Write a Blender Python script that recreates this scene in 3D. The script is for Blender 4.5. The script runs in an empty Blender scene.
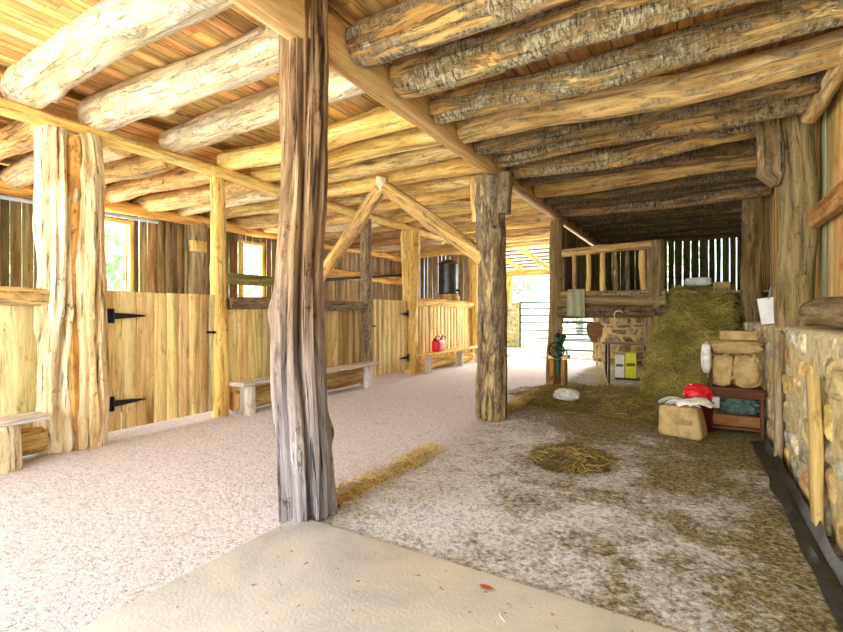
import bpy, math, random
from mathutils import Vector, noise
C = bpy.context.scene
COL = C.collection
PI = math.pi

# ---------------------------------------------------------------- camera, sky, sun, lamps, exposure
YAW = math.radians(30.3)
cd = bpy.data.cameras.new('camera'); cam = bpy.data.objects.new('camera', cd); COL.objects.link(cam)
cam.location = (0, 0, 1.3); cam.rotation_euler = (PI/2, 0, YAW)
cd.sensor_width = 36; cd.lens = 36*460/843; cd.shift_y = -3/843; cd.clip_start = .05; cd.clip_end = 300
C.camera = cam
w = bpy.data.worlds.new('sky'); C.world = w; w.use_nodes = True
bg = w.node_tree.nodes['Background']; bg.inputs[0].default_value = (.80, .90, 1.0, 1); bg.inputs[1].default_value = 1.9
sd = bpy.data.lights.new('sun', 'SUN'); sd.energy = 5.5; sd.angle = .02; sd.color = (1, .95, .84)
sun = bpy.data.objects.new('sun', sd); COL.objects.link(sun); sun.rotation_euler = (math.radians(27), 0, math.radians(8))
def area(name, loc, target, sx, sy, power, col):
    d = bpy.data.lights.new(name, 'AREA'); d.shape = 'RECTANGLE'; d.size = sx; d.size_y = sy; d.energy = power; d.color = col
    o = bpy.data.objects.new(name, d); COL.objects.link(o); o.location = loc
    o.rotation_euler = (Vector(target)-Vector(loc)).to_track_quat('-Z', 'Y').to_euler(); return o
area('daylight_front_opening', (-4.8, -4.2, 1.9), (-4.4, 5, 1.5), 6.0, 3.2, 300, (.99, .985, .97))
area('daylight_front_corner', (-.8, -3.2, 2.1), (-1.0, 6, 1.4), 2.4, 2.4, 50, (1, .94, .78))
area('daylight_yard_bounce', (-4.4, -1.2, .25), (-4.6, 3.4, 3.4), 4.6, 1.6, 10, (1, .96, .88))
area('daylight_end_doorway', (-3.8, 14.4, 1.7), (-3.8, 6, 1.0), 2.8, 2.4, 260, (1, .98, .94))
area('daylight_first_window', (-8.6, 3.72, 2.1), (-4, 3.9, 1.6), .95, 1.35, 80, (1, .98, .92))
area('daylight_second_window', (-8.6, 6.7, 2.2), (-4, 7.2, 1.8), .55, 1.2, 50, (1, .98, .92))
C.view_settings.view_transform = 'Standard'; C.view_settings.look = 'None'; C.view_settings.gamma = 1
C.view_settings.use_curve_mapping = False
C.view_settings.exposure = .78
C.cycles.max_bounces = 8; C.cycles.diffuse_bounces = 6; C.cycles.use_denoising = True

# ---------------------------------------------------------------- node helpers and materials
def new_mat(name):
    m = bpy.data.materials.new(name); m.use_nodes = True; nt = m.node_tree
    return m, nt, nt.nodes['Principled BSDF']
def ramp(nt, fac, stops):
    r = nt.nodes.new('ShaderNodeValToRGB'); e = r.color_ramp.elements
    while len(e) < len(stops): e.new(.5)
    for q, (p, c) in zip(e, stops): q.position = p; q.color = (*c, 1) if len(c) == 3 else c
    nt.links.new(fac, r.inputs[0]); return r.outputs[0]
def mixc(nt, fac, a, b, mode='MIX'):
    m = nt.nodes.new('ShaderNodeMix'); m.data_type = 'RGBA'; m.blend_type = mode
    for s, v in ((m.inputs[0], fac), (m.inputs[6], a), (m.inputs[7], b)):
        if isinstance(v, (int, float)): s.default_value = v
        elif isinstance(v, tuple): s.default_value = (*v, 1)
        else: nt.links.new(v, s)
    return m.outputs[2]
def tex(nt, vec, scale, detail=4, rough=.6, dist=0):
    n = nt.nodes.new('ShaderNodeTexNoise'); n.inputs['Scale'].default_value = scale; n.inputs['Detail'].default_value = detail
    n.inputs['Roughness'].default_value = rough; n.inputs['Distortion'].default_value = dist
    nt.links.new(vec, n.inputs['Vector']); return n.outputs['Fac']
def vmul(nt, v, s):
    m = nt.nodes.new('ShaderNodeVectorMath'); m.operation = 'MULTIPLY'; nt.links.new(v, m.inputs[0]); m.inputs[1].default_value = s
    return m.outputs[0]
def math_(nt, op, a, b):
    m = nt.nodes.new('ShaderNodeMath'); m.operation = op
    for s, v in ((m.inputs[0], a), (m.inputs[1], b)):
        if isinstance(v, (int, float)): s.default_value = v
        else: nt.links.new(v, s)
    return m.outputs[0]
def bump(nt, h, b, st, dist=.02):
    n = nt.nodes.new('ShaderNodeBump'); n.inputs['Strength'].default_value = st; n.inputs['Distance'].default_value = dist
    nt.links.new(h, n.inputs['Height']); nt.links.new(n.outputs[0], b.inputs['Normal'])
def attr(nt, name):
    a = nt.nodes.new('ShaderNodeAttribute'); a.attribute_name = name; return a.outputs
def wood(name, a, b, c, patch=None, pth=.52, pscale=3.0, grain=9.0, stretch=.08, crack=.5, rough=.85, bumps=.5, low=None, lowz=(.2, 1.6), flk=(13, 13, 42), fleck=.6):
    m, nt, B = new_mat(name)
    g = attr(nt, 'gc')['Vector']; t = attr(nt, 'tint')['Color']
    v = vmul(nt, g, (grain, grain, grain*stretch*1.7))
    n1 = tex(nt, v, 1.0, 9, .76, .5)
    col = ramp(nt, n1, [(.32, a), (.5, b), (.66, c)])
    h = n1
    st = tex(nt, vmul(nt, g, (grain*.45, grain*.45, grain*.03)), 1, 5, .7, .8)
    col = mixc(nt, 1.0, col, ramp(nt, st, [(.34, (.62, .50, .40)), (.5, (1, 1, 1)), (.7, (1.12, 1.12, 1.12))]), 'MULTIPLY')
    if patch:
        pv = vmul(nt, g, (pscale*1.7, pscale*1.7, pscale*.42)); pn = tex(nt, pv, 1.6, 9, .76, .9)
        pf = ramp(nt, pn, [(pth-.05, (0, 0, 0)), (pth+.06, (1, 1, 1))])
        fine = tex(nt, vmul(nt, g, flk), 1, 8, .82, .6)
        bark = mixc(nt, ramp(nt, fine, [(.44, (0, 0, 0)), (.57, (1, 1, 1))]), patch[0], patch[1])
        col = mixc(nt, pf, col, bark)
        h = math_(nt, 'ADD', n1, math_(nt, 'MULTIPLY', pf, math_(nt, 'ADD', .25, math_(nt, 'MULTIPLY', fine, .6))))
    if low:
        ps = nt.nodes.new('ShaderNodeSeparateXYZ'); nt.links.new(g, ps.inputs[0])
        geo = nt.nodes.new('ShaderNodeNewGeometry'); gs = nt.nodes.new('ShaderNodeSeparateXYZ'); nt.links.new(geo.outputs['Position'], gs.inputs[0])
        zz = math_(nt, 'ADD', gs.outputs[2], math_(nt, 'MULTIPLY', tex(nt, v, .5, 3), 1.2))
        mr = nt.nodes.new('ShaderNodeMapRange'); nt.links.new(zz, mr.inputs[0]); mr.inputs[1].default_value = lowz[0]+.6; mr.inputs[2].default_value = lowz[1]+.6
        lowc = ramp(nt, n1, [(.35, low[0]), (.62, low[1])])
        col = mixc(nt, mr.outputs[0], lowc, col)
    if fleck:
        fn = tex(nt, vmul(nt, g, (9, 9, 4.5)), 1.0, 8, .8, .5)
        ff = ramp(nt, fn, [(.37, (1-fleck, 1-fleck*1.08, 1-fleck*1.15)), (.43, (1, 1, 1))])
        col = mixc(nt, 1.0, col, ff, 'MULTIPLY')
    if crack:
        cv = vmul(nt, g, (26, 26, 26*.05)); cn = tex(nt, cv, 1.0, 6, .75, .3)
        cf = ramp(nt, cn, [(.36, (0, 0, 0)), (.43, (1, 1, 1))])
        dk = mixc(nt, cf, (1-crack, 1-crack, 1-crack*1.05), (1, 1, 1))
        col = mixc(nt, 1.0, col, dk, 'MULTIPLY')
        h = math_(nt, 'ADD', h, math_(nt, 'MULTIPLY', cf, .5))
    col = mixc(nt, 1.0, col, t, 'MULTIPLY')
    nt.links.new(col, B.inputs['Base Color']); B.inputs['Roughness'].default_value = rough
    B.inputs['Specular IOR Level'].default_value = .25
    bump(nt, h, B, bumps, .03)
    return m
def plain(name, c, c2=None, rough=.7, scale=12, metal=0, bumps=.2, lo=.4, hi=.62, coat=None):
    m, nt, B = new_mat(name); g = attr(nt, 'gc')['Vector']; t = attr(nt, 'tint')['Color']
    n = tex(nt, g, scale, 6, .65)
    col = ramp(nt, n, [(lo, c), (hi, c2 or tuple(x*.75 for x in c))])
    nt.links.new(mixc(nt, 1.0, col, t, 'MULTIPLY'), B.inputs['Base Color'])
    B.inputs['Roughness'].default_value = rough; B.inputs['Metallic'].default_value = metal; bump(nt, n, B, bumps)
    return m

W_POST = wood('weathered_split_post', (.06, .04, .02), (.36, .23, .115), (.66, .48, .28), grain=13, stretch=.055, crack=.9, bumps=1,
              low=((.13, .105, .105), (.50, .455, .475)), lowz=(.35, 1.75))
W_PALE = wood('pale_gnarled_trunk', (.44, .29, .12), (.88, .74, .46), (.99, .96, .86), grain=9, stretch=.08, crack=.75, bumps=1)
W_POST2 = wood('rough_bark_post', (.12, .085, .035), (.46, .34, .15), (.76, .60, .34), patch=((.42, .33, .22), (.13, .09, .06)), pth=.5, grain=11, stretch=.08, crack=.8, bumps=1, flk=(16, 16, 7))
W_DARK = wood('dark_mossy_post', (.09, .065, .03), (.27, .20, .085), (.46, .36, .17), grain=8, stretch=.08, crack=.5, bumps=.8)
W_BIRCH = wood('white_birch_log', (.50, .33, .13), (.92, .76, .46), (1, .95, .82), patch=((.98, .93, .80), (.50, .31, .13)), pth=.56, grain=9, crack=.45, bumps=.8)
W_YEL = wood('peeled_yellow_log', (.42, .22, .045), (.90, .62, .19), (.98, .84, .44), patch=((.66, .48, .24), (.32, .19, .08)), pth=.62, grain=9, stretch=.07, crack=.5, bumps=.6)
W_BROWN = wood('peeled_brown_log', (.28, .15, .045), (.74, .49, .18), (.92, .73, .38), patch=((.62, .47, .26), (.24, .15, .07)), pth=.56, grain=10, stretch=.07, crack=.6, bumps=.7)
W_BARK = wood('grey_bark_log', (.32, .17, .05), (.68, .42, .14), (.90, .66, .31), patch=((.68, .58, .36), (.10, .07, .038)), pth=.485, pscale=2.6, grain=10, stretch=.07, crack=.65, bumps=1)
W_BARKD = wood('dark_bark_log', (.14, .08, .03), (.36, .22, .085), (.60, .40, .17), patch=((.30, .24, .14), (.06, .045, .025)), pth=.47, pscale=3, grain=10, stretch=.08, crack=.6, bumps=1)
W_PLANK = wood('new_pine_board', (.42, .30, .12), (.80, .66, .36), (.92, .82, .54), grain=10, stretch=.05, crack=.4, bumps=.35, fleck=.35)
W_DECK = wood('orange_deck_board', (.36, .17, .04), (.82, .50, .16), (.96, .74, .36), grain=12, stretch=.04, crack=.5, bumps=.35, fleck=.35)
W_WALL = wood('old_wall_board', (.12, .085, .045), (.34, .255, .14), (.54, .44, .28), grain=11, stretch=.05, crack=.55, bumps=.5, fleck=.35)
W_SIDE = wood('side_wall_board', (.26, .19, .10), (.54, .42, .24), (.72, .58, .36), grain=11, stretch=.05, crack=.4, bumps=.4, fleck=.35)
W_BEAM = wood('sawn_beam', (.50, .27, .10), (.72, .47, .20), (.84, .62, .32), grain=12, stretch=.04, crack=.25, bumps=.25, fleck=.15)
W_GREY = wood('grey_bench_wood', (.36, .32, .28), (.66, .61, .54), (.86, .82, .76), grain=10, stretch=.06, crack=.4, bumps=.4, fleck=.35)
W_RED = wood('red_stained_shelf', (.05, .024, .012), (.12, .045, .022), (.20, .08, .04), grain=10, crack=.3, fleck=0)
IRON = plain('black_iron', (.012, .012, .013), (.04, .04, .045), .5, 20, .6)
STEEL = plain('galvanised_steel', (.42, .46, .52), (.30, .33, .38), .4, 20, .7)
DRUM = plain('dark_drum_steel', (.05, .055, .065), (.085, .09, .10), .32, 6, .75, .05)
REDP = plain('red_plastic', (.80, .02, .03), (.62, .01, .02), .4, 8)
GREENP = plain('green_painted_iron', (.03, .09, .06), (.06, .15, .10), .5, 20, .3)
KRAFT = plain('brown_kraft_paper', (.56, .41, .17), (.38, .26, .095), .8, 9, bumps=.5)
WHITEP = plain('white_paper', (.86, .86, .82), (.74, .74, .70), .8, 10)
PLAST = plain('cloudy_plastic', (.78, .80, .76), (.55, .55, .48), .45, 14, bumps=.5)
CLOTH = plain('sage_cloth', (.42, .42, .27), (.30, .31, .19), .95, 30)
TEAL = plain('teal_cloth', (.055, .12, .11), (.12, .20, .17), .95, 9, bumps=.5)
YELP = plain('yellow_print', (.80, .78, .02), (.66, .66, .02), .6, 20)
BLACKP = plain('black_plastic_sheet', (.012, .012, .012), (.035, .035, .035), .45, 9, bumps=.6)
MORTAR = plain('earth_mortar', (.66, .56, .30), (.46, .37, .17), .95, 14, bumps=.9)
PIPE = plain('grey_conduit', (.50, .56, .64), (.40, .46, .54), .4, 12)
STONE = plain('fieldstone', (1.1, 1.1, 1.05), (.45, .40, .30), .9, 9, bumps=1, lo=.38, hi=.6)
STRAW = plain('dry_hay', (.50, .42, .11), (.28, .25, .06), .85, 3)
STRAWL = plain('pale_straw', (.74, .60, .28), (.52, .38, .14), .85, 3)
LEAF = plain('tree_leaves', (.50, .66, .40), (.78, .84, .70), .7, 2)
TRUNK = plain('far_tree_bark', (.30, .27, .24), (.48, .45, .40), .9, 5)
ROOFW = bpy.data.materials.new('translucent_roof_sheet'); ROOFW.use_nodes = True
_n = ROOFW.node_tree; _b = _n.nodes['Principled BSDF']; _b.inputs['Base Color'].default_value = (.9, .9, .88, 1); _b.inputs['Roughness'].default_value = .5
_t = _n.nodes.new('ShaderNodeBsdfTranslucent'); _t.inputs[0].default_value = (.95, .95, .93, 1); _m = _n.nodes.new('ShaderNodeMixShader'); _m.inputs[0].default_value = .65
_n.links.new(_b.outputs[0], _m.inputs[1]); _n.links.new(_t.outputs[0], _m.inputs[2]); _n.links.new(_m.outputs[0], _n.nodes['Material Output'].inputs['Surface'])
DRYLEAF = plain('dry_leaf', (.42, .12, .03), (.28, .09, .02), .7, 20)

def ground_mat():
    m, nt, B = new_mat('limed_dirt_floor')
    geo = nt.nodes.new('ShaderNodeNewGeometry'); P = geo.outputs['Position']
    s = nt.nodes.new('ShaderNodeSeparateXYZ'); nt.links.new(P, s.inputs[0])
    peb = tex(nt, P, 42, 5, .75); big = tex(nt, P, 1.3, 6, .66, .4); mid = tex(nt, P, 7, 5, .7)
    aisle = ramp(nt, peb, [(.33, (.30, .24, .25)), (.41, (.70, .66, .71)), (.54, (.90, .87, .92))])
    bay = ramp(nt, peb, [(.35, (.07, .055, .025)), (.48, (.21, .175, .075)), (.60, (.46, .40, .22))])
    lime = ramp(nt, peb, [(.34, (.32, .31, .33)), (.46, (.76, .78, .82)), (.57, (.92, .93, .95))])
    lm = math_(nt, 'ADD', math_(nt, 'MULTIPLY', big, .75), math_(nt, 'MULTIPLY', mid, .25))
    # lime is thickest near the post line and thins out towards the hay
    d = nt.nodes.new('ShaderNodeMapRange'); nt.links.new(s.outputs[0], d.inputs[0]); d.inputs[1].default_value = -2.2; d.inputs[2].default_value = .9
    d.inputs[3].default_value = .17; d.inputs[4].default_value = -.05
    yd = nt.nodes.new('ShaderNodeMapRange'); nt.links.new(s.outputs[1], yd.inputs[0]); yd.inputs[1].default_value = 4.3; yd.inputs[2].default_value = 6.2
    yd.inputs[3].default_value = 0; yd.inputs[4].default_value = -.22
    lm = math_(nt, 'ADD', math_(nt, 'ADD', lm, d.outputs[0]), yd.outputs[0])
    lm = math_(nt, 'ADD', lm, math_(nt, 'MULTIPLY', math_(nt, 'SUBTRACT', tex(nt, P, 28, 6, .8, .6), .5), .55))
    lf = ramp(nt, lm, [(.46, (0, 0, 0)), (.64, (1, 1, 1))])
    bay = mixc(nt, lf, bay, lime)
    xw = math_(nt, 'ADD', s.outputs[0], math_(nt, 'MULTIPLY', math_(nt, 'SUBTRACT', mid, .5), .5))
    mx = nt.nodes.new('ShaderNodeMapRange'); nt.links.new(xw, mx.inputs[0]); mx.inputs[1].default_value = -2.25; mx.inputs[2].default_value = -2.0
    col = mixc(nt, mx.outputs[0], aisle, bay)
    nt.links.new(col, B.inputs['Base Color']); B.inputs['Roughness'].default_value = .95; B.inputs['Specular IOR Level'].default_value = .15
    bump(nt, math_(nt, 'ADD', peb, math_(nt, 'MULTIPLY', mid, .6)), B, .8, .04)
    return m
GROUND = ground_mat()
def slab_mat():
    m, nt, B = new_mat('worn_concrete')
    geo = nt.nodes.new('ShaderNodeNewGeometry'); P = geo.outputs['Position']
    n = tex(nt, P, 1.6, 8, .62, .5); f = tex(nt, P, 60, 3, .6)
    col = ramp(nt, n, [(.3, (.52, .60, .66)), (.5, (.74, .79, .82)), (.66, (.86, .88, .88))])
    spots = ramp(nt, tex(nt, P, 26, 2, .5), [(.26, (.35, .3, .24)), (.31, (1, 1, 1))])
    nt.links.new(mixc(nt, .8, col, spots, 'MULTIPLY'), B.inputs['Base Color']); B.inputs['Roughness'].default_value = .8; bump(nt, f, B, .15)
    return m
SLAB = slab_mat()
def yard_mat():
    m, nt, B = new_mat('yard_ground')
    geo = nt.nodes.new('ShaderNodeNewGeometry'); P = geo.outputs['Position']
    n = tex(nt, P, .5, 6, .7)
    nt.links.new(ramp(nt, n, [(.42, (.72, .70, .64)), (.56, (.60, .64, .42)), (.68, (.36, .52, .22))]), B.inputs['Base Color'])
    B.inputs['Roughness'].default_value = .95
    return m
YARD = yard_mat()

# ---------------------------------------------------------------- mesh builder
R = random.Random(7)
def nz(x, y, z): return noise.noise(Vector((x, y, z)))
class MB:
    def __init__(s): s.v = []; s.f = []; s.g = []; s.t = []; s.mi = []
    def add(s, vs, fs, gs, tint, mi=0):
        k = len(s.v); s.v += vs; s.g += gs; s.t += [tint]*len(vs)
        s.f += [tuple(i+k for i in f) for f in fs]; s.mi += [mi]*len(fs)
    def board(s, p0, p1, w, t, side, tint=(1, 1, 1), seg=4, wob=.004, bow=0):
        """rough board from p0 to p1; side = direction of its width"""
        p0 = Vector(p0); p1 = Vector(p1); ax = p1-p0; L = ax.length; ax.normalize()
        sd_ = Vector(side); sd_ = (sd_-ax*sd_.dot(ax)).normalized(); nn = ax.cross(sd_).normalized()
        off = Vector((R.uniform(-50, 50), R.uniform(-50, 50), R.uniform(-50, 50))); vs = []; gs = []; sr = R.uniform(0, 99)
        e = min(w, t)*.14
        prof = [(-w/2+e, -t/2), (w/2-e, -t/2), (w/2, -t/2+e), (w/2, t/2-e), (w/2-e, t/2), (-w/2+e, t/2), (-w/2, t/2-e), (-w/2, -t/2+e)]
        for i in range(seg+1):
            q = i/seg; c = p0+ax*(L*q)+nn*(bow*math.sin(q*PI))
            for a, b in prof:
                a2 = a+wob*2*nz(q*L*2.2, sr+(1 if a > 0 else 0), 3); b2 = b+wob*nz(q*L*2, sr, 9+(1 if b > 0 else 0))
                vs.append(c+sd_*a2+nn*b2); gs.append(Vector((a2, b2, q*L))+off)
        fs = []
        for i in range(seg):
            for j in range(8):
                j2 = (j+1) % 8; fs.append((i*8+j, i*8+j2, (i+1)*8+j2, (i+1)*8+j))
        fs.append(tuple(range(7, -1, -1))); fs.append(tuple(seg*8+j for j in range(8)))
        s.add(vs, fs, gs, tint); return s
    def box(s, c, d, tint=(1, 1, 1), mi=0):
        x, y, z = c; a, b, h = d[0]/2, d[1]/2, d[2]/2; e = min(a, b, h)*.12
        off = Vector((R.uniform(-50, 50), R.uniform(-50, 50), R.uniform(-50, 50)))
        vs = []
        for zz, k in ((-h, e), (-h+e, 0), (h-e, 0), (h, e)):
            vs += [Vector((x-a+k, y-b+k, z+zz)), Vector((x+a-k, y-b+k, z+zz)), Vector((x+a-k, y+b-k, z+zz)), Vector((x-a+k, y+b-k, z+zz))]
        fs = [(3, 2, 1, 0), (12, 13, 14, 15)]
        for i in range(3):
            for j in range(4): fs.append((i*4+j, i*4+(j+1) % 4, i*4+4+(j+1) % 4, i*4+4+j))
        s.add(vs, fs, [v+off for v in vs], tint, mi); return s
    def tube(s, pts, rads, n=12, tint=(1, 1, 1), cap=None, rfun=None, mi=0, rnd=True):
        pts = [Vector(p) for p in pts]; m = len(pts)
        if isinstance(rads, (int, float)): rads = [rads]*m
        off = Vector((R.uniform(-50, 50), R.uniform(-50, 50), R.uniform(-50, 50)))
        t0 = (pts[1]-pts[0]).normalized(); ref = Vector((0, 0, 1)) if abs(t0.z) < .8 else Vector((1, 0, 0))
        u = t0.cross(ref).normalized(); al = 0; vs = []; gs = []; rings = []
        for i in range(m):
            tg = (pts[min(i+1, m-1)]-pts[max(i-1, 0)]).normalized(); u = (u-tg*u.dot(tg)).normalized(); v = tg.cross(u)
            if i: al += (pts[i]-pts[i-1]).length
            for j in range(n):
                th = 2*PI*j/n; r = rads[i]*(rfun(th, al, i/(m-1)) if rfun else 1)
                vs.append(pts[i]+u*(math.cos(th)*r)+v*(math.sin(th)*r)); gs.append(Vector((math.cos(th)*r, math.sin(th)*r, al))+off)
        fs = [(i*n+j, i*n+(j+1) % n, (i+1)*n+(j+1) % n, (i+1)*n+j) for i in range(m-1) for j in range(n)]
        s.add(vs, fs, gs, tint, mi)
        for i, flip in ((0, True), (m-1, False)):
            ring = vs[i*n:(i+1)*n]; c = sum(ring, Vector())/n
            cv = ring+[c+(q-c)*.5 for q in ring]+[c]
            cg = [Vector((g.x, g.z*.0, g.y))*1+off for g in [Vector(((q-c).x, (q-c).y, (q-c).z)) for q in cv]]
            cf = []
            for j in range(n):
                j2 = (j+1) % n; a = (j, j2, n+j2, n+j); b = (n+j, n+j2, 2*n)
                if flip: a = a[::-1]; b = b[::-1]
                cf += [a, b]
            s.add(cv, cf, cg, cap or tint, mi)
        return s
    def log(s, p0, p1, r0, r1=None, n=20, m=26, bend=.035, rough=.08, knots=2, tint=(1, 1, 1), cap=(1.15, 1.1, 1.0), ridge=0.0, clefts=()):
        p0 = Vector(p0); p1 = Vector(p1); r1 = r1 or r0; L = (p1-p0).length; sr = R.uniform(0, 200)
        ks = [(R.uniform(0, 2*PI), R.uniform(.1, .9)*L, R.uniform(.12, .3)) for _ in range(knots)]
        pts = []; rads = []
        for i in range(m+1):
            q = i/m; w_ = math.sin(q*PI)**.5 if 0 < q < 1 else 0
            o = Vector((nz(q*L*.45, sr, 1), nz(q*L*.45, sr, 5), nz(q*L*.45, sr, 9)))*bend*2*w_
            pts.append(p0.lerp(p1, q)+o); e = .93 if i in (0, m) else 1
            rads.append((r0+(r1-r0)*q)*e)
        def rf(th, al, q):
            k = 1+rough*nz(math.cos(th)*1.1, math.sin(th)*1.1+sr, al*1.5)*1.6+rough*.5*nz(math.cos(th)*3, math.sin(th)*3+sr, al*4)
            if ridge: k += ridge*nz(math.cos(th)*4.2, math.sin(th)*4.2+sr, al*.55)+ridge*.4*nz(math.cos(th)*9, math.sin(th)*9+sr, al*1.1)
            for a0, al0, h in ks:
                da = (th-a0+PI) % (2*PI)-PI; k += h*math.exp(-(da/.35)**2-((al-al0)/.09)**2)
            for a0, drift, wd, dep, q0, q1 in clefts:
                aa = a0+drift*q+.12*nz(al*1.3, a0*7, 2); da = (th-aa+PI) % (2*PI)-PI
                if q0 < q < q1: k -= dep*math.exp(-(da/wd)**2)*min(1, (q-q0)*8, (q1-q)*8)
            return k
        return s.tube(pts, rads, n, tint, cap, rf)
    def blob(s, c, d, p=2.6, nu=20, nv=14, wr=.05, tint=(1, 1, 1), rot=0, fs_=3.0, tilt=0):
        """rounded, wrinkled solid (sack, stump of cloth)"""
        c = Vector(c); off = Vector((R.uniform(-50, 50),)*3); sr = R.uniform(0, 90); vs = []
        sg = lambda x, e: math.copysign(abs(x)**e, x)
        for i in range(nv+1):
            ph = -PI/2+PI*i/nv
            for j in range(nu):
                th = 2*PI*j/nu; e = 2/p
                x = sg(math.cos(ph), e)*sg(math.cos(th), e); y = sg(math.cos(ph), e)*sg(math.sin(th), e); z = sg(math.sin(ph), e)
                k = 1+wr*nz(x*fs_+sr, y*fs_, z*fs_)*2
                q = Vector((x*d[0]/2*k, y*d[1]/2*k, z*d[2]/2*(1+wr*nz(x*fs_, y*fs_, z*fs_+sr)*(2 if z > 0 else .3))))
                if tilt: q = Vector((q.x*math.cos(tilt)+q.z*math.sin(tilt), q.y, -q.x*math.sin(tilt)+q.z*math.cos(tilt)))
                vs.append(c+Vector((q.x*math.cos(rot)-q.y*math.sin(rot), q.x*math.sin(rot)+q.y*math.cos(rot), q.z)))
        fs = [(i*nu+j, i*nu+(j+1) % nu, (i+1)*nu+(j+1) % nu, (i+1)*nu+j) for i in range(nv) for j in range(nu)]
        s.add(vs, fs, [(v-c)+off for v in vs], tint); return s
    def strand(s, p, d, up, L, wd, tint, bendv):
        d = d.normalized(); sdv = d.cross(up)
        if sdv.length < .01: sdv = Vector((1, 0, 0))
        sdv.normalize(); a = p-d*(L/2); vs = []
        for k in range(4):
            q = k/3; c = a+d*(L*q)+bendv*(4*q*(1-q)); ww = wd*(1 if k < 3 else .4)
            vs += [c-sdv*ww/2, c+sdv*ww/2, c+up*ww*.5]
        fs = []
        for k in range(3):
            for j in range(3): fs.append((k*3+j, k*3+(j+1) % 3, k*3+3+(j+1) % 3, k*3+3+j))
        s.add(vs, fs, [v*1.0 for v in vs], tint)
    def build(s, name, mat, parent=None, label=None, cat=None, group=None, kind=None, smooth=True):
        me = bpy.data.meshes.new(name)
        if parent is not None: o0 = Vector(parent['_o'])
        else:
            xs = [v.x for v in s.v]; ys = [v.y for v in s.v]; zs = [v.z for v in s.v]
            o0 = Vector(((min(xs)+max(xs))/2, (min(ys)+max(ys))/2, min(zs)))
        me.from_pydata([tuple(v-o0) for v in s.v], [], s.f)
        a = me.attributes.new('gc', 'FLOAT_VECTOR', 'POINT'); a.data.foreach_set('vector', [c for g in s.g for c in g])
        a = me.attributes.new('tint', 'FLOAT_COLOR', 'POINT'); a.data.foreach_set('color', [c for t in s.t for c in (*t, 1)])
        for mm in (mat if isinstance(mat, (list, tuple)) else [mat]): me.materials.append(mm)
        me.polygons.foreach_set('material_index', s.mi)
        me.polygons.foreach_set('use_smooth', [smooth]*len(me.polygons)); me.update()
        o = bpy.data.objects.new(name, me); COL.objects.link(o)
        if smooth:
            try: me.set_sharp_from_angle(angle=math.radians(50))
            except Exception: pass
        o.location = (0, 0, 0) if parent is not None else o0
        if parent is not None: o.parent = parent
        if parent is not None: o['_o'] = tuple(o0)
        if parent is None: o['_o'] = tuple(o0)
        tag(o, label, cat, group, kind); return o
def tag(o, label=None, cat=None, group=None, kind=None):
    if label: o['label'] = label
    if cat: o['category'] = cat
    if group: o['group'] = group
    if kind: o['kind'] = kind
def thing(name, loc, label, cat, group=None):
    o = bpy.data.objects.new(name, None); COL.objects.link(o); o.location = loc; o['_o'] = tuple(loc); o.empty_display_size = .1
    tag(o, label, cat, group); return o
def vary(base=(1, 1, 1), a=.12):
    k = 1+R.uniform(-a, a); return tuple(c*k*(1+R.uniform(-a, a)*.35) for c in base)

# ---------------------------------------------------------------- floor, slab, yard
def height_grid(name, x0, x1, y0, y1, step, f, mat, kind='structure', **kw):
    nx = int((x1-x0)/step)+1; ny = int((y1-y0)/step)+1; mb = MB(); vs = []
    for j in range(ny):
        for i in range(nx):
            x = x0+(x1-x0)*i/(nx-1); y = y0+(y1-y0)*j/(ny-1); vs.append(Vector((x, y, f(x, y))))
    fs = [(j*nx+i, j*nx+i+1, (j+1)*nx+i+1, (j+1)*nx+i) for j in range(ny-1) for i in range(nx-1)]
    mb.add(vs, fs, vs[:], (1, 1, 1)); return mb.build(name, mat, kind=kind, **kw)
def floor_z(x, y):
    return .010*nz(x*1.1, y*1.1, 0)+.005*nz(x*5, y*5, 2)+.003*nz(x*14, y*14, 4)-.012
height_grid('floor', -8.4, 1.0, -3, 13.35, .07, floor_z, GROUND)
mb = MB(); mb.box((-.6, -.43, -.03), (3.1, 5.12, .09)); mb.build('floor_slab', SLAB, kind='structure')
mb = MB(); mb.box((-3.7, 13.5, .0), (3.0, .34, .12)); mb.build('floor_sill', SLAB, kind='structure')
def ringplane(name, z, mat):
    mb = MB(); X0, X1, Y0, Y1 = -60, 40, -30, 80
    vs = [Vector(p) for p in ((X0, Y0, z), (X1, Y0, z), (X1, Y1, z), (X0, Y1, z))]
    mb.add(vs, [(0, 1, 2, 3)], vs[:], (1, 1, 1)); mb.build(name, mat, kind='structure')
ringplane('ground', -.09, YARD)

# ---------------------------------------------------------------- ceiling decks and shell
def deck(name, x0, x1, y0, y1, z, mat, base=(1, 1, 1), wd=(.10, .17)):
    mb = MB(); x = x0
    while x < x1:
        b = R.uniform(*wd); y = y0
        while y < y1:
            L = R.uniform(2.2, 4.2); ye = min(y+L, y1)
            mb.board((x+b/2, y, z+R.uniform(-.006, .006)), (x+b/2, ye-.004, z+R.uniform(-.006, .006)), b-.006, .024, (1, 0, 0), vary(base, .28), seg=6)
            y = ye
        x += b
    return mb.build(name, mat, kind='structure')
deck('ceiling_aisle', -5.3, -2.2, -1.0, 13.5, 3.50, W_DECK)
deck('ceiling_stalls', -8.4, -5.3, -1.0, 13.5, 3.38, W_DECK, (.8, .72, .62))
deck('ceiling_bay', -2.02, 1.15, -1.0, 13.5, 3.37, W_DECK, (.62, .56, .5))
mb = MB(); mb.box((-3.6, 6.2, 3.75), (10.2, 15.4, .05)); mb.build('ceiling_sun_block', STEEL, kind='structure')  # unseen solid layer, added above the decks to stop sun leaking through their gaps
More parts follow.
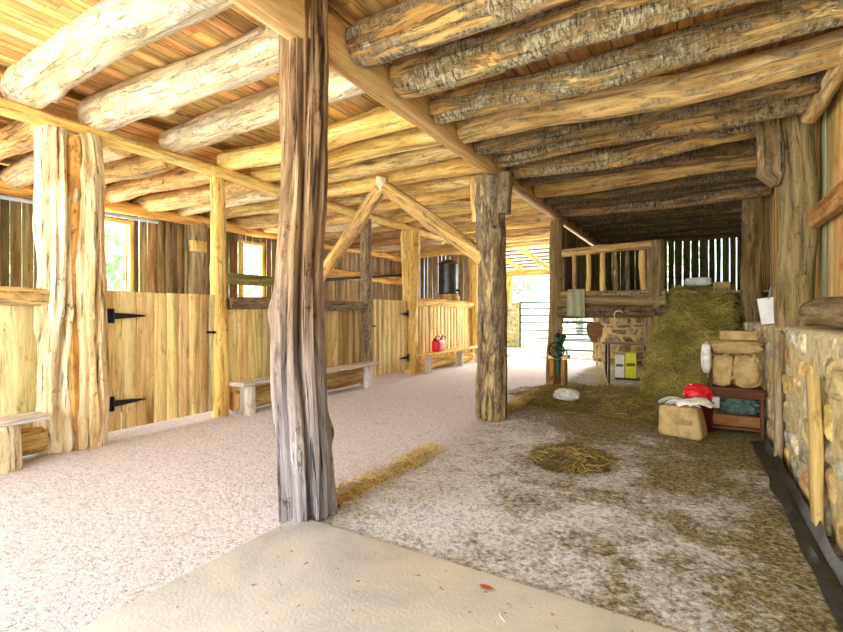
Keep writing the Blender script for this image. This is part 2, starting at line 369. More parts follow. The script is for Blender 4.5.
mb = MB(); mb.box((-3.6, 13.52, 3.56), (9.6, .05, .36)); mb.box((1.17, 6.2, 3.5), (.05, 14.8, .5)); mb.box((-8.5, 6.2, 3.55), (.05, 14.8, .42))
mb.build('trim_eaves', W_WALL, kind='structure')

def board_wall(name, mat, a, b, z0, z1, gap=.012, holes=(), wd=(.13, .22), base=(1, 1, 1), t=.025, va=.3, pal=None, gapf=None):
    """vertical boards between plan points a and b; holes = (s0, s1, z0, z1)"""
    a = Vector((*a, 0)); b = Vector((*b, 0)); L = (b-a).length; d = (b-a).normalized(); mb = MB(); s = 0
    while s < L:
        w_ = min(R.uniform(*wd), L-s)
        if w_ < .04: break
        g = gapf() if gapf else gap*R.uniform(.3, 1.6); c = s+w_/2; spans = [(z0, z1)]
        for h0, h1, hz0, hz1 in holes:
            if c > h0 and c < h1: spans = [(z0, hz0), (hz1, z1)]
        tn = vary(R.choice(pal) if pal else base, va)
        for q0, q1 in spans:
            if q1-q0 < .03: continue
            p = a+d*c; mb.board((p.x, p.y, q0), (p.x, p.y, q1), w_-g, t, d, tn, seg=5, wob=.005)
        s += w_
    return mb.build(name, mat, kind='structure')
# outer wall behind the stalls, window openings at y 3.25-4.25 and 6.4-7.0
board_wall('wall_left', W_WALL, (-8.2, -1), (-8.2, 13.4), -.05, 3.34, .014, holes=((4.2, 5.25, 1.35, 2.80), (7.42, 8.0, 1.55, 2.78), (-.5, 1.6, 1.3, 2.8)), va=.3,
           pal=[(1, .94, .85), (.9, .95, .86), (1.15, 1.0, .78), (.75, .78, .70), (1.1, .92, .80)])
board_wall('wall_back', W_WALL, (-8.2, 13.35), (-5.2, 13.35), -.05, 3.34, .014)
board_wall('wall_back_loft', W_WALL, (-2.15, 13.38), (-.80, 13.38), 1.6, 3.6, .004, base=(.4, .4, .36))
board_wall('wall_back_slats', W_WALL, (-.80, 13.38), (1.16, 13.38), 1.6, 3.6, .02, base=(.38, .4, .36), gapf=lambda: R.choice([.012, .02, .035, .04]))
board_wall('wall_right', W_SIDE, (1.08, -1.0), (1.08, 13.4), 1.1, 3.55, .01, wd=(.2, .28), t=.03, va=.12,
           pal=[(.80, 1.0, .92), (1.25, .95, .58), (1.3, 1.02, .62), (.8, .8, .62), (1.1, .92, .6)], gapf=lambda: R.choice([.006, .01, .03]))
board_wall('wall_loft', W_WALL, (-2.14, 8.8), (-2.14, 13.3), 1.72, 2.98, .012, base=(1.0, 1.05, .9))

# rubble stone walls -------------------------------------------------
PALY = [(.86, .66, .26), (.80, .62, .30), (.62, .55, .36), (.78, .70, .46), (.50, .47, .38), (.90, .78, .48), (.66, .50, .24), (.72, .68, .52)]
PALB = [(.38, .30, .19), (.46, .36, .22), (.34, .30, .24), (.30, .22, .14), (.50, .42, .30)]
def stone_wall(name, a, b, z0, z1, nrm, pal, th=.045, rows=6, back=.3, hs=(.16, .5), kind='structure', **kw):
    a = Vector((*a, 0)); b = Vector((*b, 0)); L = (b-a).length; d = (b-a).normalized(); nrm = Vector(nrm); mb = MB()
    zs = [z0]
    for i in range(rows): zs.append(zs[-1]+R.uniform(.65, 1.5))
    k = (z1-z0)/(zs[-1]-z0); zs = [z0+(z-z0)*k for z in zs]
    line = lambda i, s_: zs[i]+(0 if i in (0, rows) else .11*nz(s_*1.7, i*7.3, 1))
    for i in range(rows):
        s = -R.uniform(0, .2); H = zs[i+1]-zs[i]
        cuts = [s]
        while s < L: s += R.uniform(*hs)*(.7+H*1.6); cuts.append(s)
        for q in range(len(cuts)-1):
            s0, s1 = max(cuts[q], 0), min(cuts[q+1], L)
            if s1-s0 < .05: continue
            sk0, sk1 = .16*nz(cuts[q]*9, i, 4), .16*nz(cuts[q+1]*9, i, 4); g = .010; n_ = 9; vs = []; fs = []; tt = th*R.uniform(.5, 1.4); sr = R.uniform(0, 99)
            for jj in range(n_+1):
                for ii in range(n_+1):
                    u = ii/n_; v = jj/n_
                    # squeeze the corners in, so that a stone is a rounded polygon
                    cx, cy = 2*u-1, 2*v-1; rr = 1-.10*(cx*cx*cy*cy)
                    u2 = .5+.5*cx*rr; v2 = .5+.5*cy*rr
                    s_ = s0+g+(s1-s0-2*g)*u2+(sk0*(1-u2)+sk1*u2)*(v2-.5)*2; zb = line(i, s_)+g; zt = line(i+1, s_)-g
                    ed = min(1, min(u, 1-u, v, 1-v)*5.5); hgt = tt*(ed**.5)*(1+.45*nz(s_*7+sr, v*H*7, 0)+.2*nz(s_*20, v*H*20, sr))
                    p = a+d*s_+Vector((0, 0, zb+(zt-zb)*v2))+nrm*(hgt-.012); vs.append(p)
            for jj in range(n_):
                for ii in range(n_): fs.append((jj*(n_+1)+ii, jj*(n_+1)+ii+1, (jj+1)*(n_+1)+ii+1, (jj+1)*(n_+1)+ii))
            if (d.cross(Vector((0, 0, 1)))).dot(nrm) < 0: fs = [f[::-1] for f in fs]
            off = Vector((R.uniform(-9, 9),)*3); mb.add(vs, fs, [v+off for v in vs], vary(R.choice(pal), .15), 0)
    c = (a+b)/2-nrm*(back/2)+nrm*.008
    mb.box((c.x, c.y, (z0+z1)/2), (abs(d.x)*L+abs(nrm.x)*back, abs(d.y)*L+abs(nrm.y)*back, z1-z0), (1, 1, 1), 1)
    return mb.build(name, [STONE, MORTAR], kind=kind, **kw)
stone_wall('wall_right_stone', (.72, -1.0), (.72, 13.2), -.05, 1.18, (-1, 0, 0), PALY, th=.038, rows=6, back=.42, hs=(.15, .7))
stone_wall('wall_back_stone', (-2.3, 13.2), (1.10, 13.2), -.05, 1.62, (0, -1, 0), PALB, th=.04, rows=9, back=.3, hs=(.2, .5))

# ---------------------------------------------------------------- posts
def post(name, mat, x, y, z0, z1, r0, r1, label, lean=(0, 0), n=22, m=30, group=None, **kw):
    mb = MB(); mb.log((x, y, z0), (x+lean[0], y+lean[1], z1), r0, r1, n=n, m=m, **kw)
    return mb.build(name, mat, label=label, cat='post', kind='thing', group=group)
post('log_post', W_POST, -2.145, 2.20, -.03, 3.48, .168, .138, 'tall weathered split post on the corner of the concrete slab, grey below and tan above', n=80, m=120, bend=.04, rough=.08, knots=3, ridge=.17,
     clefts=((4.15, -.45, .13, .48, -.1, .92), (3.65, .5, .09, .32, .25, .97), (4.6, .2, .12, .4, -.1, .6), (3.2, .2, .1, .3, -.1, .5), (4.9, -.3, .1, .3, .3, 1.1), (1.2, .6, .2, .3, 0, 1)))
# the big two-lobed trunk by the first stall door
t = thing('log_post', (-5.24, 2.16, 0), 'massive pale gnarled double trunk post beside the black hinged stall door', 'post')
mb = MB(); mb.log((-5.27, 2.03, -.03), (-5.25, 2.06, 3.04), .195, .16, n=60, m=90, bend=.07, rough=.14, knots=2, ridge=.20, clefts=((4.5, .5, .13, .35, 0, 1), (3.9, -.3, .12, .3, .2, .8)))
mb.build('trunk', W_PALE, t)
mb = MB(); mb.log((-5.15, 2.27, -.03), (-5.17, 2.25, 3.04), .148, .13, n=56, m=90, bend=.05, rough=.14, knots=2, ridge=.22, tint=(.92, .84, .72), clefts=((4.3, -.4, .13, .35, 0, 1), (4.8, .3, .1, .3, .1, .9)))
mb.build('trunk', W_PALE, t)
mb = MB(); mb.log((-5.135, 2.135, -.03), (-5.15, 2.15, 3.0), .085, .075, n=30, m=50, bend=.03, rough=.14, ridge=.2, tint=(1, .78, .58)); mb.build('heartwood', W_BROWN, t, label='reddish-orange heartwood in the split')
t = thing('log_post', (-2.1, 5.45, 0), 'thick bark-patched post in the middle of the floor, second along the beam', 'post')
mb = MB(); mb.log((-2.14, 5.41, -.03), (-2.16, 5.41, 3.0), .195, .165, n=40, m=60, bend=.03, rough=.1, knots=3, ridge=.10); mb.build('trunk', W_POST2, t)
mb = MB(); mb.board((-1.98, 5.40, 2.52), (-1.95, 5.40, 3.02), .16, .14, (1, 0, 0), seg=6, wob=.02); mb.build('knee_block', W_POST2, t)
mb = MB(); mb.board((-2.35, 5.40, 2.45), (-2.36, 5.40, 3.0), .10, .12, (1, 0, 0), seg=6, wob=.015); mb.build('knee_block', W_BROWN, t)
post('log_post', W_DARK, -2.20, 8.62, -.03, 3.0, .14, .12, 'greyish leaning post at the left corner of the hay loft', lean=(.06, 0), bend=.04, n=28, m=40, rough=.1)
post('log_post', W_YEL, -5.20, 3.78, -.03, 3.04, .105, .09, 'slender peeled yellow pole at the latch side of the first stall door', lean=(-.06, 0), bend=.03)
post('log_post', W_PALE, -5.22, 5.36, -.03, 3.04, .14, .12, 'pale post hidden behind the foreground post on the stall front')
post('log_post', W_POST2, -5.2, 6.86, -.03, 3.04, .11, .10, 'mossy round post at the far end of the long bench', bend=.02)
post('log_post', W_YEL, -5.22, 8.44, -.03, 3.04, .12, .20, 'yellow post wider at its top, between the second stall door and red can bench', n=30, m=40, bend=.05, rough=.14, ridge=.1)
post('log_post', W_YEL, -5.22, 11.72, -.03, 3.04, .13, .13, 'orange-tan post at the far end of the stall fronts, beyond the red can', bend=.05)
post('log_post', W_DARK, .85, 5.60, 1.17, 3.28, .14, .145, 'thick dark mossy post standing on the right stone wall', n=34, m=44, bend=.03, rough=.1, ridge=.12)
post('log_post', W_DARK, .84, 8.75, 1.17, 3.2, .14, .13, 'dark knobbly post on the stone wall at the right edge of the hay pile', bend=.06, knots=6, rough=.13, n=28)
post('log_post', W_WALL, -7.98, 2.35, -.03, 3.3, .13, .12, 'rough dark post on the outer wall at the left picture edge')
t = thing('log_post', (-7.98, 5.33, 0), 'dark brown corner post between the two outer wall windows', 'post')
mb = MB(); mb.log((-7.98, 5.33, -.03), (-7.98, 5.33, 3.0), .17, .18, n=28, rough=.12, ridge=.08); mb.build('trunk', W_WALL, t)
mb = MB(); mb.board((-7.80, 5.22, 2.42), (-7.80, 5.22, 2.62), .30, .10, (0, 1, 0), seg=2); mb.build('bracket', W_YEL, t)
post('log_post', W_WALL, -7.98, 8.6, -.03, 3.0, .13, .13, 'dark outer wall post behind the second stall door')

mb = MB(); mb.board((-5.315, -1, 3.45), (-5.315, 13.5, 3.45), .15, .02, (0, 0, 1), seg=10); mb.build('trim_deck_step', W_DECK, kind='structure')
# ---------------------------------------------------------------- beams, plates, braces
mb = MB(); mb.board((-2.12, -1.0, 3.145), (-2.12, 13.4, 3.165), .29, .14, (0, 0, 1), seg=30, wob=.004)
mb.build('sawn_beam', W_BEAM, label='long squared timber beam carrying the ceiling logs over the centre posts', cat='beam', kind='thing')
mb = MB(); mb.log((-5.2, -1.0, 3.10), (-5.2, 13.4, 3.10), .075, .07, m=70, bend=.02, rough=.12)
mb.build('plate_log', W_YEL, label='slim yellow pole lying along the tops of the stall front posts', cat='beam', kind='thing')
mb = MB(); mb.log((-7.93, -1.0, 3.02), (-7.93, 13.3, 3.02), .11, .10, m=60, bend=.03, rough=.12, tint=(1, .8, .65))
mb.build('plate_log', W_YEL, label='orange-brown log along the top of the outer wall above the windows', cat='beam', kind='thing')
mb = MB(); mb.log((-2.20, 5.36, 1.95), (-3.72, 5.36, 3.06), .105, .10, n=20, tint=(.95, .9, .8)); mb.build('diagonal_brace', W_BROWN, label='diagonal log brace rising left from the second centre post', cat='brace', kind='thing')
mb = MB(); mb.log((-5.12, 5.34, 1.70), (-3.80, 5.34, 3.06), .10, .095, n=20, tint=(1, .95, .85)); mb.build('diagonal_brace', W_BROWN, label='diagonal log brace rising right from behind the foreground post', cat='brace', kind='thing')
mb = MB(); mb.log((-3.76, 5.34, 2.98), (-3.76, 5.34, 3.24), .09, .085, n=14, m=6, knots=0); mb.build('brace_block', W_PALE, label='short pale stub where the two diagonal braces meet', cat='block', kind='thing')
mb = MB(); mb.board((.66, 5.5, 2.55), (.63, 5.5, 3.24), .19, .12, (1, 0, 0), seg=8, wob=.02)
for i, v in enumerate(mb.v):                       # the hewn point at its foot
    if v.z < 2.62: mb.v[i] = Vector((.70+(v.x-.66)*.25, v.y, v.z-.04))
mb.build('bracket_block', W_POST2, label='pointed hewn block hanging beside the mossy right-hand post', cat='bracket', kind='thing')

# ---------------------------------------------------------------- ceiling logs
ORD = ['nearest', 'second', 'third', 'fourth', 'fifth', 'sixth', 'seventh', 'eighth', 'ninth', 'tenth', 'eleventh', 'twelfth', 'thirteenth', 'fourteenth', 'fifteenth', 'sixteenth', 'seventeenth', 'eighteenth', 'nineteenth', 'twentieth']
aisle = [(1.78, .17, W_BIRCH, 'thick white-barked'), (2.42, .165, W_BIRCH, 'smooth cream'), (3.14, .145, W_BIRCH, 'flaky pale'), (3.92, .13, W_YEL, 'bright yellow'), (4.48, .12, W_YEL, 'golden yellow'),
         (5.02, .125, W_BROWN, 'patchy pale brown'), (5.62, .12, W_YEL, 'yellow'), (6.2, .125, W_BROWN, 'scaly tan'), (6.8, .12, W_YEL, 'yellow'), (7.4, .12, W_BROWN, 'tan'), (8.0, .125, W_YEL, 'yellow'),
         (8.6, .12, W_BROWN, 'tan'), (9.2, .12, W_BROWN, 'reddish tan'), (9.8, .12, W_YEL, 'yellow'), (10.4, .12, W_BROWN, 'tan'), (11.0, .12, W_BROWN, 'tan'), (11.6, .12, W_YEL, 'yellow'), (12.2, .12, W_BROWN, 'tan'), (12.8, .12, W_YEL, 'yellow')]
for i, (y, r, m_, d_) in enumerate(aisle):
    mb = MB(); z = 3.155+r; dy = R.uniform(-.05, .05)
    mb.log((-5.30, y-dy, z), (-2.20, y+dy, z+R.uniform(-.0, .02)), r*1.04, r*.95, n=24, m=34, bend=.045, rough=.09, knots=4, tint=vary((1, 1, 1), .1))
    mb.build('ceiling_log', m_, label=f'{d_} ceiling log over the aisle, {ORD[i]} to the camera', cat='log', group='round logs carrying the ceiling over the aisle', kind='thing')
stall = [1.5, 2.05, 2.65, 3.2, 3.8, 4.35, 4.9, 5.6, 6.2, 6.85, 7.5, 8.1, 8.8, 9.5, 10.2, 10.9, 11.6, 12.3]
for i, y in enumerate(stall):
    r = R.uniform(.13, .16) if i < 6 else .13
    mb = MB(); mb.log((-8.12, y-R.uniform(-.08, .08), 3.13+(.16-r)*.4), (-5.33, y, 3.11+r*.2), r, r*.95, n=20, m=24, bend=.06, rough=.1, knots=3, tint=vary((1, .93, .86), .15))
    mb.build('stall_log', [W_BROWN, W_BROWN, W_BIRCH, W_BROWN][i % 4], label=f'rough log roofing the stalls beyond the pole, {ORD[i]} from the camera end', cat='log', group='logs over the stalls', kind='thing')
bay = [(1.35, .15, W_BARK, 'grey barked'), (2.62, .15, W_BARK, 'dark flaking'), (3.15, .15, W_BARK, 'thick silvery barked'), (3.70, .125, W_BARK, 'half peeled grey and tan'), (4.28, .13, W_BROWN, 'peeled orange-brown'),
       (4.72, .115, W_BARKD, 'dull brown'), (5.22, .11, W_BARK, 'split cream and brown'), (5.75, .12, W_BARK, 'pale streaked'), (6.3, .125, W_BARKD, 'dark'), (6.85, .13, W_BROWN, 'reddish brown'), (7.4, .12, W_BARKD, 'dark'),
       (7.95, .12, W_BARKD, 'dark'), (8.5, .12, W_BARK, 'greyish'), (9.1, .12, W_BARKD, 'dark'), (9.8, .12, W_BARKD, 'dark'), (10.5, .12, W_BARKD, 'dark'), (11.2, .12, W_BARKD, 'dark'), (12.0, .12, W_BARKD, 'dark'), (12.8, .12, W_BARKD, 'dark')]
for i, (y, r, m_, d_) in enumerate(bay):
    mb = MB(); z = 3.035+r+(0 if i < 6 else .02); dy = R.uniform(-.06, .06)
    mb.log((-2.03, y-dy, z), (1.02, y+dy, z+R.uniform(-.02, .03)), r, r*.95, n=24, m=34, bend=.05, rough=.10, knots=4, tint=vary((1, 1, 1) if i < 6 else (.85, .82, .78), .1), cap=(.5, .4, .3))
    mb.build('ceiling_log', m_, label=f'{d_} ceiling log over the hay bay, {ORD[i]} to the camera', cat='log', group='bark-covered logs over the hay bay', kind='thing')

# nailing rails on the right wall, log lying on the stone wall
mb = MB(); mb.log((.94, -.5, 3.06), (.94, 5.4, 3.08), .07, .065, m=40, bend=.01); mb.build('wall_rail', W_BROWN, label='upper brown rail pole across the right wall boards', cat='rail', kind='thing')
mb = MB(); mb.board((.98, -.5, 2.17), (.98, 5.45, 2.17), .17, .09, (0, 0, 1), seg=20, wob=.01, tint=(.9, .72, .55)); mb.build('wall_rail', W_BROWN, label='middle orange-brown rail across the right wall boards', cat='rail', kind='thing')
mb = MB(); mb.log((.88, -.5, 1.30), (.86, 4.85, 1.30), .11, .105, m=40, bend=.015, cap=(1.9, 1.6, 1.2)); mb.build('wall_top_log', W_DARK, label='log lying along the top of the right stone wall with its cut end showing', cat='log', kind='thing')
mb = MB(); mb.board((.66, 5.05, .0), (.655, 5.05, 1.15), .13, .05, (0, 1, 0), seg=6, wob=.012); mb.build('upright_plank', W_WALL, label='upright weathered plank against the right stone wall behind the shelf', cat='plank', kind='thing')
mb = MB(); mb.board((.652, 3.52, .0), (.648, 3.64, .92), .16, .045, (0, 1, 0), seg=8, wob=.02, tint=(1.0, .92, .55)); mb.build('upright_plank', W_SIDE, label='short ochre plank against the right stone wall nearest the camera', cat='plank', kind='thing')
# black sheeting along the foot of the stone wall
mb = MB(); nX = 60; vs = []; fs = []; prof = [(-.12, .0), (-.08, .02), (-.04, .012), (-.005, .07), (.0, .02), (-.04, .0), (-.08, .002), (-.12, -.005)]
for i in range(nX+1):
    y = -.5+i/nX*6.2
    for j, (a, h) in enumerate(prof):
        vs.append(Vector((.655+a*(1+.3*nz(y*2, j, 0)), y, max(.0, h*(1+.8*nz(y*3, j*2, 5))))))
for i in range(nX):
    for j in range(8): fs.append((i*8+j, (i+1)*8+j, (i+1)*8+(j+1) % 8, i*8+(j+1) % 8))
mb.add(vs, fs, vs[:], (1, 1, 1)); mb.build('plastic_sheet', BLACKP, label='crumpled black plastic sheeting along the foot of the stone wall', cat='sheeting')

# ---------------------------------------------------------------- stall fronts
SX = -5.2
def panel(y0, y1, z0, z1, label, base, rail_mat, rail_r, low=None, wd=(.14, .24), pal=None):
    t = thing('plank_barrier', (SX, (y0+y1)/2, 0), label, 'stall panel')
    mb = MB(); y = y0
    while y < y1-.05:
        w_ = min(R.uniform(*wd), y1-y); mb.board((SX-.03, y+w_/2, z0), (SX-.03+R.uniform(-.004, .004), y+w_/2, z1-.08), w_-.008, .03, (0, 1, 0), vary(R.choice(pal) if pal else base, .14), seg=5); y += w_
    mb.build('boards', W_PLANK, t)
    mb = MB(); mb.log((SX+.02, y0-.02, z1-rail_r), (SX+.02, y1+.02, z1-rail_r), rail_r, rail_r*.9, m=40, n=26, bend=.03, rough=.16, ridge=.15); mb.build('top_rail', rail_mat, t)
    if low: mb = MB(); mb.log((SX+.03, y0+.05, .14), (SX+.03, y1-.05, .14), .13, .12, m=22, bend=.03); mb.build('bottom_log', low, t)
    return t
panel(-.6, 1.95, .16, 1.53, 'pale board stall front at the left edge with a heavy log rail', (1, .98, .9), W_BROWN, .085, low=W_BROWN, wd=(.2, .34))
panel(3.90, 5.24, .10, 1.50, 'mixed grey and yellow board stall front above the near end of the long bench', (1, 1, 1), W_POST2, .08, low=W_BROWN, pal=[(1.02, 1.0, .85), (.55, .45, .34), (.45, .36, .28), (1.12, 1.08, .86), (.75, .68, .58)])
panel(5.50, 6.76, .10, 1.50, 'narrow board stall front above the far end of the long bench', (1, .95, .8), W_POST2, .08, low=W_BROWN, wd=(.12, .18), pal=[(1, .98, .85), (.7, .6, .42), (.8, .76, .66)])
panel(8.58, 11.58, .10, 1.62, 'bright yellow board stall front behind the red can', (1.08, 1.0, .8), W_YEL, .085, low=W_YEL, wd=(.14, .2))
def strap_hinge(door, y, z, L, s=1):
    mb = MB(); x = SX+.035
    vs = [Vector((x, y, z-.035)), Vector((x, y+s*L*.6, z-.02)), Vector((x, y+s*L, z-.006)), Vector((x, y+s*L, z+.006)), Vector((x, y+s*L*.6, z+.02)), Vector((x, y, z+.035))]
    vs += [v+Vector((.008, 0, 0)) for v in vs]; n = 6
    mb.add(vs, [tuple(range(n))[::-1], tuple(range(n, 2*n))]+[(i, (i+1) % n, n+(i+1) % n, n+i) for i in range(n)], vs[:], (1, 1, 1))
    mb.box((x+.003, y-s*.035, z), (.012, .065, .15)); 
    for q in (.2, .45, .75): mb.blob((x+.01, y+s*L*q, z), (.008, .014, .014), 2, 6, 4, 0)
    hh = mb.build('strap_hinge', IRON, door, label='black iron strap hinge')
    mb = MB(); mb.tube([(x+.012, y, z-.075), (x+.012, y, z+.075)], .012, 8); mb.build('hinge_pin', IRON, hh); return hh
t = thing('stall_door', (SX, 3.1, 0), 'wide yellow plank half-door on two black strap hinges', 'door')
mb = MB(); y = 2.44
for w_ in (.16, .15, .19, .145, .14, .13, .13, .13, .12):
    mb.board((SX, y+w_/2, .07), (SX+R.uniform(-.003, .003), y+w_/2, 1.53+R.uniform(-.006, .004)), w_-.011, .03, (0, 1, 0), vary((1.08, 1.02, .84) if y < 3.5 else (.80, .76, .68), .15), seg=5); y += w_
mb.build('boards', W_PLANK, t)
mb = MB()
for z in (.30, 1.24): mb.board((SX-.035, 2.5, z), (SX-.035, 3.68, z), .11, .03, (0, 0, 1))
mb.build('batten', W_PLANK, t)
strap_hinge(t, 2.50, 1.27, .33); strap_hinge(t, 2.50, .36, .33)
mb = MB(); mb.box((SX+.025, 3.66, 1.06), (.03, .15, .025)); mb.tube([(SX+.03, 3.64, 1.06), (SX+.08, 3.64, 1.05)], .012, 8); mb.build('latch', IRON, t)
t = thing('stall_door', (SX, 7.8, 0), 'narrower pale board half-door beyond the long bench', 'door')
mb = MB(); y = 7.0
for w_ in (.17, .16, .17, .16, .17, .16, .17, .13): mb.board((SX, y+w_/2, .10), (SX, y+w_/2, 1.56), w_-.006, .03, (0, 1, 0), vary((1.05, 1.0, .82), .07), seg=4); y += w_
mb.build('boards', W_PLANK, t)
for z in (.36, 1.28): 
    h = strap_hinge(t, 8.24, z, .3, -1)
mb = MB(); mb.box((SX+.025, 7.05, 1.05), (.03, .12, .03)); mb.build('latch', IRON, t)

def bench(y0, y1, label, legs, z=.42, x=-4.93, wd=.26, mat=W_GREY, lm=W_GREY, lt=(1, 1, 1)):
    t = thing('bench', (x, (y0+y1)/2, 0), label, 'bench')
    mb = MB(); mb.board((x, y0, z-.02), (x, y1, z-.02), wd, .045, (1, 0, 0), seg=10, wob=.008); mb.build('seat', mat, t)
    for y, r in legs:
        mb = MB(); mb.log((x, y, -.02), (x, y, z-.04), r, r*.95, n=14, m=8, bend=.01, knots=0, tint=lt); mb.build('leg', lm, t)
    return t
bench(-.5, 1.82, 'grey plank bench on stump legs at the left picture edge', [(.0, .12), (1.52, .14)], lm=W_PALE)
bench(3.82, 6.74, 'long grey plank bench on two stub legs behind the foreground post', [(3.99, .10), (6.55, .09)])
bench(8.45, 11.7, 'short tan plank bench with the red can on it', [(8.75, .08), (10.3, .08), (11.45, .08)], mat=W_YEL, lm=W_GREY)
# red can on the third bench
t = thing('fuel_can', (-4.95, 9.22, .425), 'red plastic can with a dark spout on the far bench', 'can')
mb = MB(); mb.blob((-4.95, 9.22, .56), (.20, .34, .27), 5, 24, 16, .015); mb.build('body', REDP, t)
mb = MB(); mb.tube([(-4.95, 9.10, .68), (-4.95, 9.12, .77), (-4.95, 9.24, .79), (-4.95, 9.34, .75), (-4.95, 9.36, .68)], .02, 10); mb.build('handle', REDP, t)
mb = MB(); mb.tube([(-4.95, 9.35, .66), (-4.95, 9.42, .76), (-4.95, 9.55, .79), (-4.95, 9.59, .72)], [.03, .022, .018, .014], 10, tint=(.35, .2, .2)); mb.build('spout', REDP, t)
mb = MB(); mb.tube([(-4.95, 9.08, .68), (-4.95, 9.07, .73)], .035, 14); mb.build('cap', IRON, t)
# drum on a stump behind the stall front
mb = MB(); mb.log((-5.62, 11.05, -.05), (-5.62, 11.05, 1.80), .30, .31, n=24, m=20, bend=.01, rough=.05, cap=(1.2, 1.1, 1)); mb.build('stump', W_BROWN, label='tall wooden round under the black drum behind the stall front', cat='stump', kind='thing')
t = thing('steel_drum', (-5.62, 11.05, 1.79), 'black metal drum standing above the stall front beside the far brace', 'drum')
mb = MB(); mb.tube([(-5.62, 11.05, z) for z in (1.80, 1.83, 1.84, 2.2, 2.6, 2.61, 2.64)], [.27, .28, .265, .265, .265, .28, .275], 32); mb.build('body', DRUM, t)
mb = MB(); mb.tube([(-5.62, 11.05, z) for z in (2.64, 2.70, 2.74)], [.25, .18, .05], 28); mb.build('lid', DRUM, t)
mb = MB(); mb.tube([(-5.34, 10.98, 1.9), (-5.28, 10.95, 1.9)], .03, 12); mb.build('tap', IRON, t)
# conduit, rails on outer wall, poles
mb = MB(); mb.tube([(-7.75, 1.2, 2.80), (-7.75, 4.45, 2.83)], .028, 10); mb.build('conduit_pipe', PIPE, label='straight grey pipe running over the first outer window', cat='pipe')
mb = MB(); mb.board((-8.08, 8.7, 2.33), (-8.08, 13.2, 2.33), .24, .05, (0, 0, 1), seg=16, wob=.014, tint=(1, .85, .7)); mb.build('wall_rail', W_YEL, label='orange rail board across the far outer wall boards', cat='rail', kind='thing')
mb = MB(); mb.board((-7.85, 5.5, 1.98), (-7.85, 8.4, 1.98), .22, .045, (0, 0, 1), seg=8, tint=(.78, .98, .55)); mb.build('wall_rail', W_WALL, label='greenish board crossing the second outer window', cat='rail', kind='thing')
mb = MB(); mb.tube([(-7.84, 8.6, 2.12), (-8.08, 12.8, 2.55)], .035, 8); mb.build('hanging_pole', IRON, label='black pole slung across the stall behind the second half-door', cat='pole')
# windows of the outer wall
def window(n, y0, y1, z0, z1):
    mb = MB(); x = -8.14
    for y in (y0, y1): mb.board((x, y, z0-.05), (x, y, z1+.05), .07, .09, (0, 1, 0), tint=(1.15, 1.05, .6))
    for z in (z0, z1): mb.board((x, y0-.03, z), (x, y1+.03, z), .07, .09, (0, 0, 1), tint=(1.1, .95, .6))
    mb.build(f'window_{n}', W_PLANK, kind='structure')
window(1, 3.22, 4.22, 1.35, 2.81); window(2, 6.42, 6.98, 1.55, 2.79)

# ---------------------------------------------------------------- hay loft
mb = MB()
x = -2.1
while x < .9: mb.board((x+.1, 8.75, 1.64), (x+.1, 13.1, 1.64), .19, .035, (1, 0, 0), vary((.9, .85, .8), .2)); x += .2
mb.build('loft_floor', W_WALL, label='board platform of the hay loft behind its log railing', cat='platform', kind='thing')
for z, r, m_, lb in ((1.315, .115, W_BARKD, 'lowest dark log on the front of the hay loft'), (1.505, .10, W_DARK, 'thin middle log on the front of the hay loft'), (1.64, .07, W_BARK, 'uppermost grey log on the front of the hay loft, under the cloth')):
    mb = MB(); mb.log((-2.14, 8.64, z), (-.35, 8.66, z), r, r*.95, bend=.02, knots=1); mb.build('front_log', m_, label=lb, cat='log', kind='thing')
t = thing('log_railing', (-1.3, 8.64, 1.70), 'rustic log railing with short upright balusters on the hay loft', 'railing')
mb = MB(); mb.log((-2.14, 8.64, 2.40), (-.55, 8.64, 2.445), .075, .07, bend=.015); mb.build('top_rail', W_BROWN, t)
for x in (-2.02, -1.82, -1.60, -1.34, -1.13, -.92, -.70):
    mb = MB(); mb.log((x+R.uniform(-.02, .02), 8.64, 1.69), (x+R.uniform(-.02, .02), 8.64, 2.36), R.uniform(.036, .052), None, n=12, m=8, bend=.01, tint=vary((1, 1, 1), .2)); mb.build('baluster', R.choice([W_BROWN, W_YEL, W_POST2]), t)
post('log_post', W_DARK, -.50, 8.72, -.03, 2.52, .145, .14, 'short broad post ending the loft railing beside the hay', n=26, m=30, rough=.12, ridge=.08)
# cloth hanging over the front log
mb = MB(); vs = []; fs = []; nx, nyy = 16, 18
prof = [(8.70, 1.69), (8.66, 1.72), (8.60, 1.725), (8.555, 1.68)]+[(8.535-.004*k, 1.66-.034*k) for k in range(13)]
for lay in (0, 1):
    for j, (yy, zz) in enumerate(prof):
        for i in range(nx):
            u = i/(nx-1); fold = .016*math.sin(u*15+.5*math.sin(j*.4))*(min(1, j/6)); vs.append(Vector((-1.93+u*(.30+.02*j/16), yy+fold-(.006 if lay else 0), zz-.02*u*(j > 3)-(0 if j < 3 else 0)+(.006 if lay and j < 3 else 0))))
n_ = nx*len(prof)
for lay in (0, 1):
    for j in range(len(prof)-1):
        for i in range(nx-1):
            k = lay*n_+j*nx+i; f = (k, k+1, k+nx+1, k+nx); fs.append(f if lay else f[::-1])
mb.add(vs, fs, vs[:], (1, 1, 1)); mb.build('hanging_cloth', CLOTH, label='sage green cloth draped over the front log of the hay loft', cat='cloth')
mb = MB(); mb.tube([(-1.12, 8.50, 1.20), (-1.13, 8.48, 1.28), (-1.10, 8.48, 1.33), (-1.03, 8.48, 1.34), (-1.00, 8.50, 1.31)], .009, 8); mb.build('hook', WHITEP, label='small white bent hook on the dark loft front log', cat='hook')
mb = MB(); mb.board((-.42, 8.9, .0), (-.42, 8.9, 1.22), .20, .06, (1, 0, 0), seg=5); mb.build('support_board', W_BROWN, label='upright brown board under the right end of the loft', cat='board', kind='thing')

